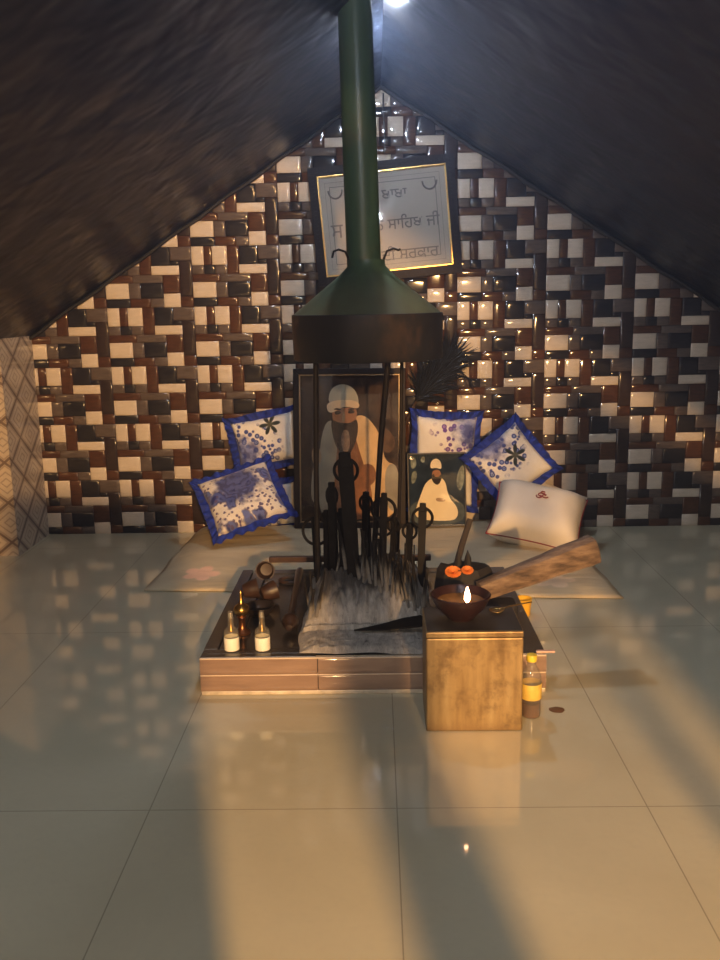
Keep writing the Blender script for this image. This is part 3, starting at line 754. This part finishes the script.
M_dwood = plain('dark_turned_wood', (.026, .015, .011), .28, var=.3, sc=20, coat=.3)
MB().lathe([(0, -.028), (.010, -.026), (.016, -.014), (.012, -.008), (.024, .004), (.0295, .020), (.026, .034), (.016, .044), (.019, .050), (.016, .058)], n=28).build('bulb', M_dwood, pe)
MB().lathe([(.015, .057), (.0125, .10), (.013, .30), (.016, .42), (.012, .44), (0, .444)], n=20).build('shaft', M_dwood, pe)

# ------------------------------------------------------------------ tin box with burning lamp
def tin_mat():
    t = NT('tarnished_tin'); x, y, z = t.xyz()
    n = t.noise(9, 6, rough=.7); st = t.noise(14, 4, vec=t.scale(None, (2.4, 2.4, .35)))
    c = t.ramp(st, [(.3, (.24, .155, .065)), (.55, (.36, .25, .115)), (.8, (.45, .34, .18))])
    c = t.mix(t.M('MULTIPLY', t.step(n, .45, .66), .75), c, (.12, .07, .03))
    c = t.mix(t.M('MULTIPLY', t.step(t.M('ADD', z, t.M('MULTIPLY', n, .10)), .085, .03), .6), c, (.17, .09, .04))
    t.set(c, .42, .45); t.bump(n, .12, .004); return t.m
M_tin = tin_mat(); M_tintop = plain('sooty_tin_top', (.030, .025, .021), .42, .2, var=.5, sc=14)
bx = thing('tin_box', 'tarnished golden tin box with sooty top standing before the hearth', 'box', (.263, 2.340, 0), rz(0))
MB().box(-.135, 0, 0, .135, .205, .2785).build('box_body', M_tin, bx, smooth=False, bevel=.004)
r_ = MB(); r_.box(-.1355, -.0008, .280, .1355, .2055, .297); r_.build('lid_rim', M_tin, bx, smooth=False, bevel=.003)
MB().box(-.132, .003, .296, .132, .202, .3).build('lid_top', M_tintop, bx, smooth=False)

dy = thing('oil_lamp', 'dark clay bowl lamp with a burning wick on the tin box', 'lamp', (.233, 2.445, .3))
M_dclay2 = plain('dark_red_clay', (.022, .009, .008), .34, var=.35, sc=20, bump=.15)
MB().lathe([(0, 0), (.036, 0), (.040, .006), (.046, .014), (.070, .036), (.083, .062), (.087, .072), (.083, .075), (.078, .070), (.064, .046), (.0, .040)], n=48).build('bowl', M_dclay2, dy)
MB().lathe([(0, .0525), (.069, .053), (.069, .0535), (0, .054)], n=36).build('oil', M_oil, dy)
wick = MB().tube([(.012, .01, .053), (.012, -.02, .056), (.014, -.044, .060), (.014, -.052, .067)], [.004, .004, .0035, .003], 8).build('wick', plain('black_wick', (.02, .015, .01), .9), dy)
t = NT('lamp_flame'); em = t.n.new('ShaderNodeEmission'); em.inputs[0].default_value = (1, .50, .24, 1); em.inputs[1].default_value = 42; t.l.new(em.outputs[0], t.out.inputs[0])
MB().lathe([(0, .064), (.0045, .067), (.0085, .075), (.0085, .085), (.0055, .098), (.0022, .108), (0, .112)], (.014, -.052, 0), n=18).build('flame', t.m, wick)

sp = thing('brass_spoon', 'small shiny brass spoon lying at the right rear of the box top', 'spoon', (.352, 2.485, .3035), rz(18))
b = MB()
b.grid(lambda u, v: (-.012 + .024 * (u * 2 - 1) * (1 - .2 * v), .022 * math.sin((v * 2 - 1) * PI / 2) * math.cos((u * 2 - 1) * 1.3) , .004 + .006 * ((u * 2 - 1) ** 2 + (v * 2 - 1) ** 2) * .5), 12, 12)
so_ = b.build('bowl', M_brass, sp, recalc=False); q = so_.modifiers.new('s', 'SOLIDIFY'); q.thickness = .0015
MB().tube([(.008, 0, .009), (.04, 0, .014), (.105, .004, .016)], [.003, .0025, .003], 8, flat=(1, .7)).build('handle', M_brass, sp)

# charred stump with flowers, behind the box
M_char = plain('charred_wood', (.013, .010, .009), .75, var=.5, sc=25, bump=.5)
cs = thing('charred_stump', 'black charred wood stump behind the burning lamp', 'stump', (.285, 2.865, .1262))
b = MB(); prof = [(0, 0), (.085, 0), (.100, .03), (.098, .12), (.090, .185), (.078, .205), (.05, .198), (0, .19)]
g = []
n = 9
for r, z in prof:
    if r == 0: g.append([b.V(0, 0, z)]); continue
    g.append([b.V(r * math.cos(2 * PI * k / n + .35) * (1 + .16 * noise.noise(Vector((k * 1.7, z * 9, 1)))), r * .72 * math.sin(2 * PI * k / n + .35) * (1 + .16 * noise.noise(Vector((k * 1.3, z * 9, 5)))), z * (1 + .12 * noise.noise(Vector((k * 2.1, 0, 2))) * (z > .1))) for k in range(n)])
for A, B in zip(g, g[1:]):
    for k in range(n):
        k2 = (k + 1) % n
        if len(A) == 1: b.F(A[0], B[k2], B[k])
        elif len(B) == 1: b.F(A[k], A[k2], B[0])
        else: b.F(A[k], A[k2], B[k2], B[k])
b.build('stump_body', M_char, cs, smooth=False)
MB().box(.02, -.165, 0, .155, -.075, .120).build('charred_block', M_char, cs, smooth=False, bevel=.01)
for x, h in ((-.020, .252), (.012, .252)):
    MB().tube([(x, .02, .18), (x + .002, .02, .225), (x + .001, .02, h)], [.016, .011, .001], 7).build('splinter', M_char, cs, smooth=False)
M_pet = plain('orange_petal', (.80, .22, .035), .6, var=.3, sc=40); M_pet2 = plain('pale_petal', (.70, .45, .30), .6)
def marigold(label, loc, k, m):
    t = thing('marigold', label, 'flower', loc, rx(28))
    for ringi, (n, rad, tilt) in enumerate(((11, .024, 12), (9, .017, 35), (6, .010, 60))):
        b = MB()
        for i in range(n):
            a = 2 * PI * (i + ringi * .4) / n; ca, sa = math.cos(a), math.sin(a); L = rad * k; c, s = math.cos(R(tilt)), math.sin(R(tilt)); w = L * .36
            pts = [(0, -w * .3, 0), (0, w * .3, 0), (L * .7, w, 0), (L, w * .5, -.001), (L, -w * .5, -.001), (L * .7, -w, 0)]
            for dz in (.001, 0):
                ids = [b.V(x * c * ca - y * sa, x * c * sa + y * ca, x * s + .006 + dz) for x, y, z in pts]
                b.F(*(ids if dz else reversed(ids)))
        b.build('petals', m, t, smooth=False)['kind'] = 'stuff'
    MB().lathe([(0, 0), (.006 * k, 0), (.009 * k, .005), (0, .007)], n=12).build('calyx', plain('green_calyx', (.04, .07, .02), .6), t)
    return t
marigold('orange marigold on the left side of the charred stump top', (.243, 2.815, .316), 1.15, M_pet)
marigold('smaller orange marigold in the middle of the charred stump top', (.290, 2.815, .322), .85, M_pet)

# log
lg = thing('log', 'thick split log propped out to the right across the charred stump', 'log', (.30, 2.70, .30))
def log_mat():
    t = NT('split_log_wood')
    n = t.noise(7, 6, vec=t.scale(None, (1.2, 6, 6)), rough=.65); s = t.noise(26, 3, vec=t.scale(None, (1, 5, 5)))
    c = t.ramp(n, [(.32, (.055, .034, .022)), (.5, (.17, .11, .07)), (.72, (.30, .21, .14))])
    c = t.mix(t.M('MULTIPLY', t.step(s, .58, .7), .5), c, (.07, .04, .022))
    t.set(c, .8); t.bump(n, .5, .012); return t.m
M_log = log_mat()
A, B = Vector((.325, 2.745, .281)), Vector((.705, 2.835, .392))
b = MB(); n = 16; rows = []
for i in range(13):
    f = i / 12; p = A.lerp(B, f) - Vector((.30, 2.70, .30))
    d = (B - A).normalized(); a = Vector((0, 0, 1)); a = (a - d * a.dot(d)).normalized(); c = d.cross(a)
    ra = .030 + .017 * f; rc = .030 + .014 * f
    row = []
    for k in range(n):
        t_ = 2 * PI * k / n; sx_, sy_ = math.cos(t_), math.sin(t_)
        sq = (abs(sx_) ** 4 + abs(sy_) ** 4) ** -.25
        nz = 1 + .10 * noise.noise(Vector((sx_ * 1.6, sy_ * 1.6, f * 6)))
        row.append(b.V(*(p + a * sx_ * ra * sq * nz + c * sy_ * rc * sq * nz)))
    rows.append(row)
for P_, Q_ in zip(rows, rows[1:]):
    for k in range(n): b.F(P_[k], P_[(k + 1) % n], Q_[(k + 1) % n], Q_[k])
b.build('log_body', M_log, lg)
for row, cen, nm in ((rows[0], A, 'cut_end'), (rows[-1], B, 'cut_end')):
    e = MB(); ids = [e.V(*b.v[i]) for i in row]; cc = e.V(*(cen - Vector((.30, 2.70, .30)) + (B - A).normalized() * (.004 if nm and cen is B else -.004)))
    for k in range(n): e.F(ids[k], ids[(k + 1) % n], cc)
    e.build(nm, plain('pale_cut_wood', (.30, .20, .12), .8, sc=50), lg, smooth=False)

# yellow cup, oil bottle, stain
o = MB().lathe([(0, 0), (.024, 0), (.0255, .003), (.033, .066), (.0345, .068), (.031, .068), (.024, .006), (0, .005)], n=32).build('plastic_cup', plain('yellow_plastic', (.85, .50, .035), .35, var=.05))
o.location = (.556, 3.29, 0); tag(o, 'small yellow plastic cup on the floor behind the hearth right side', 'cup')
bt = thing('oil_bottle', 'plastic oil bottle with yellow cap and label beside the tin box', 'bottle', (.438, 2.432, 0))
MB().lathe([(0, .002), (.022, 0), (.028, .004), (.029, .012), (.0285, .05), (.030, .056), (.030, .108), (.0285, .114), (.0275, .130), (.020, .148), (.0125, .160), (.0115, .170), (.0135, .171), (.0135, .174), (0, .174)], n=36).build('bottle_body', M_vial, bt)
MB().lathe([(.0302, .060), (.0306, .061), (.0306, .106), (.0302, .107)], n=36).build('label_wrap', plain('yellow_label', (.72, .50, .10), .45, var=.12, sc=60), bt)
MB().lathe([(0, .004), (.026, .005), (.0272, .02), (.0268, .045), (0, .046)], n=30).build('oil', plain('brown_oil', (.12, .045, .015), .12), bt)
MB().lathe([(0, .172), (.0145, .172), (.0155, .175), (.0155, .188), (.014, .191), (0, .192)], n=28).build('cap', plain('yellow_cap', (.72, .55, .05), .35), bt)
b = MB(); ids = []
for k in range(28):
    a = 2 * PI * k / 28; q = 1 + .18 * noise.noise(Vector((math.cos(a) * 1.5, math.sin(a) * 1.5, 3)))
    ids.append(b.V(.024 * q * math.cos(a), .020 * q * math.sin(a), 0))
cc = b.V(0, 0, .0012)
for k in range(28): b.F(ids[k], ids[(k + 1) % 28], cc)
o = b.build('oil_stain', plain('spilt_oil', (.16, .075, .03), .15)); o.location = (.522, 2.470, .0006)
tag(o, 'small brown oil drip on the floor right of the bottle', 'stain')

# ------------------------------------------------------------------ feather whisk behind the portrait
wk = thing('feather_whisk', 'dark feather whisk leaning on the tiled wall above the upright pillow', 'whisk', (.150, 4.612, .575))
MB().tube([(0, 0, 0), (.045, -.006, .10), (.11, -.014, .20)], [.008, .007, .005], 8).build('handle', plain('whisk_handle', (.06, .035, .02), .5), wk)
M_fea = plain('black_feather', (.010, .011, .011), .6, var=.6)
b = MB(); rnd = random.Random(3)
for k in range(520):
    f = rnd.random(); st = Vector((.055 + .17 * f, -.010, .115 + .20 * f))
    ang = R(56) + rnd.gauss(0, .40) ; L = rnd.uniform(.08, .23) * (1 - .15 * f)
    dr = Vector((math.cos(ang), rnd.uniform(-.22, .02), math.sin(ang))); bend = rnd.uniform(-.03, .05)
    pts = []
    for i in range(5):
        q = i / 4
        pts.append(st + dr * L * q + Vector((bend * q * q, 0, -abs(bend) * q * q * .8)))
    pts = [Vector((p.x, min(p.y, .018), p.z)) for p in pts]
    b.tube(pts, [.0038, .0048, .0042, .003, .0008], 4, cap=False)
for dx, dz, L in ((.20, .30, .10), (.22, .26, .12), (.16, .24, .11)):
    b.tube([(dx, -.012, dz), (dx + L * .5, -.02, dz + .012), (dx + L * .9, -.02, dz - .03), (dx + L * 1.2, -.018, dz - .11)], [.003, .003, .003, .001], 4)
o = b.build('feathers', M_fea, wk); o['kind'] = 'stuff'

# wire hanging at the gable top, beside the pipe
o = MB().tube([(.055, 4.58, 2.19), (.052, 4.57, 2.10), (.060, 4.572, 2.02), (.056, 4.575, 1.915)], .0035, 6).build('hanging_wire', M_cable)
tag(o, 'thin dark wire hanging from the gable top beside the flue pipe', 'wire')

# ------------------------------------------------------------------ lamps and added lights
LX, LY, LZ = -.025, 3.44, 2.185
for (LX, LY, LZ, lab, st_) in ((-.025, 3.44, 2.185, 'white bulb hanging from the ridge just behind the flue pipe', 1700), (.035, 1.30, 2.16, 'white bulb hanging from the ridge above the open floor', 1050)):
  hbulb = thing('hanging_bulb', lab, 'lamp', (LX, LY, LZ))
  t = NT('bulb_glow'); em = t.n.new('ShaderNodeEmission'); em.inputs[0].default_value = (.68, .79, 1, 1); em.inputs[1].default_value = st_; t.l.new(em.outputs[0], t.out.inputs[0])
  MB().lathe([(0, -.028), (.012, -.026), (.022, -.016), (.026, -.002), (.022, .014), (.013, .024)], n=18).build('bulb', t.m, hbulb)
  MB().lathe([(.013, .024), (.015, .026), (.015, .046), (0, .048)], n=16).build('socket', M_cable, hbulb)
def point(name, loc, col, e, r):
    l = bpy.data.lights.new(name, 'POINT'); l.color = col; l.energy = e; l.shadow_soft_size = r
    o = bpy.data.objects.new(name, l); COL.objects.link(o); o.location = loc; return o
point('entrance_lamp', (1.02, -3.9, 2.0), (1, .57, .23), 3000, .06)
point('glint_light', (-.30, -.45, .55), (1, .62, .30), 14.0, .014)  # unseen warm light added for the glint on the hearth tiles
al = bpy.data.lights.new('cool_fill', 'AREA'); al.shape = 'RECTANGLE'; al.size = 1.2; al.size_y = .08; al.energy = 45; al.color = (.90, .95, 1)  # added cool fill from behind the viewer, brightens the front floor
ao_ = bpy.data.objects.new('cool_fill', al); COL.objects.link(ao_); ao_.location = (-.9, -2.6, 2.3); ao_.rotation_euler = (R(42), 0, R(-14))

w = bpy.data.worlds.new('night'); scn.world = w; w.use_nodes = True
bgn = w.node_tree.nodes['Background']; bgn.inputs[0].default_value = (.55, .60, .75, 1); bgn.inputs[1].default_value = .02
vs = w.node_tree.nodes.new('ShaderNodeVolumeScatter'); vs.inputs['Density'].default_value = .031; vs.inputs['Anisotropy'].default_value = .70; vs.inputs['Color'].default_value = (.60, .71, 1, 1)
w.node_tree.links.new(vs.outputs[0], w.node_tree.nodes['World Output'].inputs['Volume'])

# ------------------------------------------------------------------ camera
F_PX, PITCH, YAW, ROLL, CH = 889.3, .1961, .0203, .0189, 1.1965
cam = bpy.data.cameras.new('camera'); co_ = bpy.data.objects.new('camera', cam); COL.objects.link(co_)
cam.sensor_fit = 'VERTICAL'; cam.sensor_height = 24; cam.lens = F_PX / 960 * 24; cam.clip_start = .02
fw = Vector((-math.sin(YAW) * math.cos(PITCH), math.cos(YAW) * math.cos(PITCH), -math.sin(PITCH)))
rt = Vector((math.cos(YAW), math.sin(YAW), 0)); up = rt.cross(fw)
R2, U2 = rt * math.cos(ROLL) - up * math.sin(ROLL), up * math.cos(ROLL) + rt * math.sin(ROLL)
mm = Matrix((R2, U2, -fw)).transposed().to_4x4(); mm.translation = (0, 0, CH)
co_.matrix_world = mm
scn.camera = co_

vsn = scn.view_settings
scn.display_settings.display_device = 'sRGB'
vsn.view_transform = 'Standard'; vsn.look = 'None'; vsn.gamma = 1; vsn.use_curve_mapping = False; vsn.exposure = 0
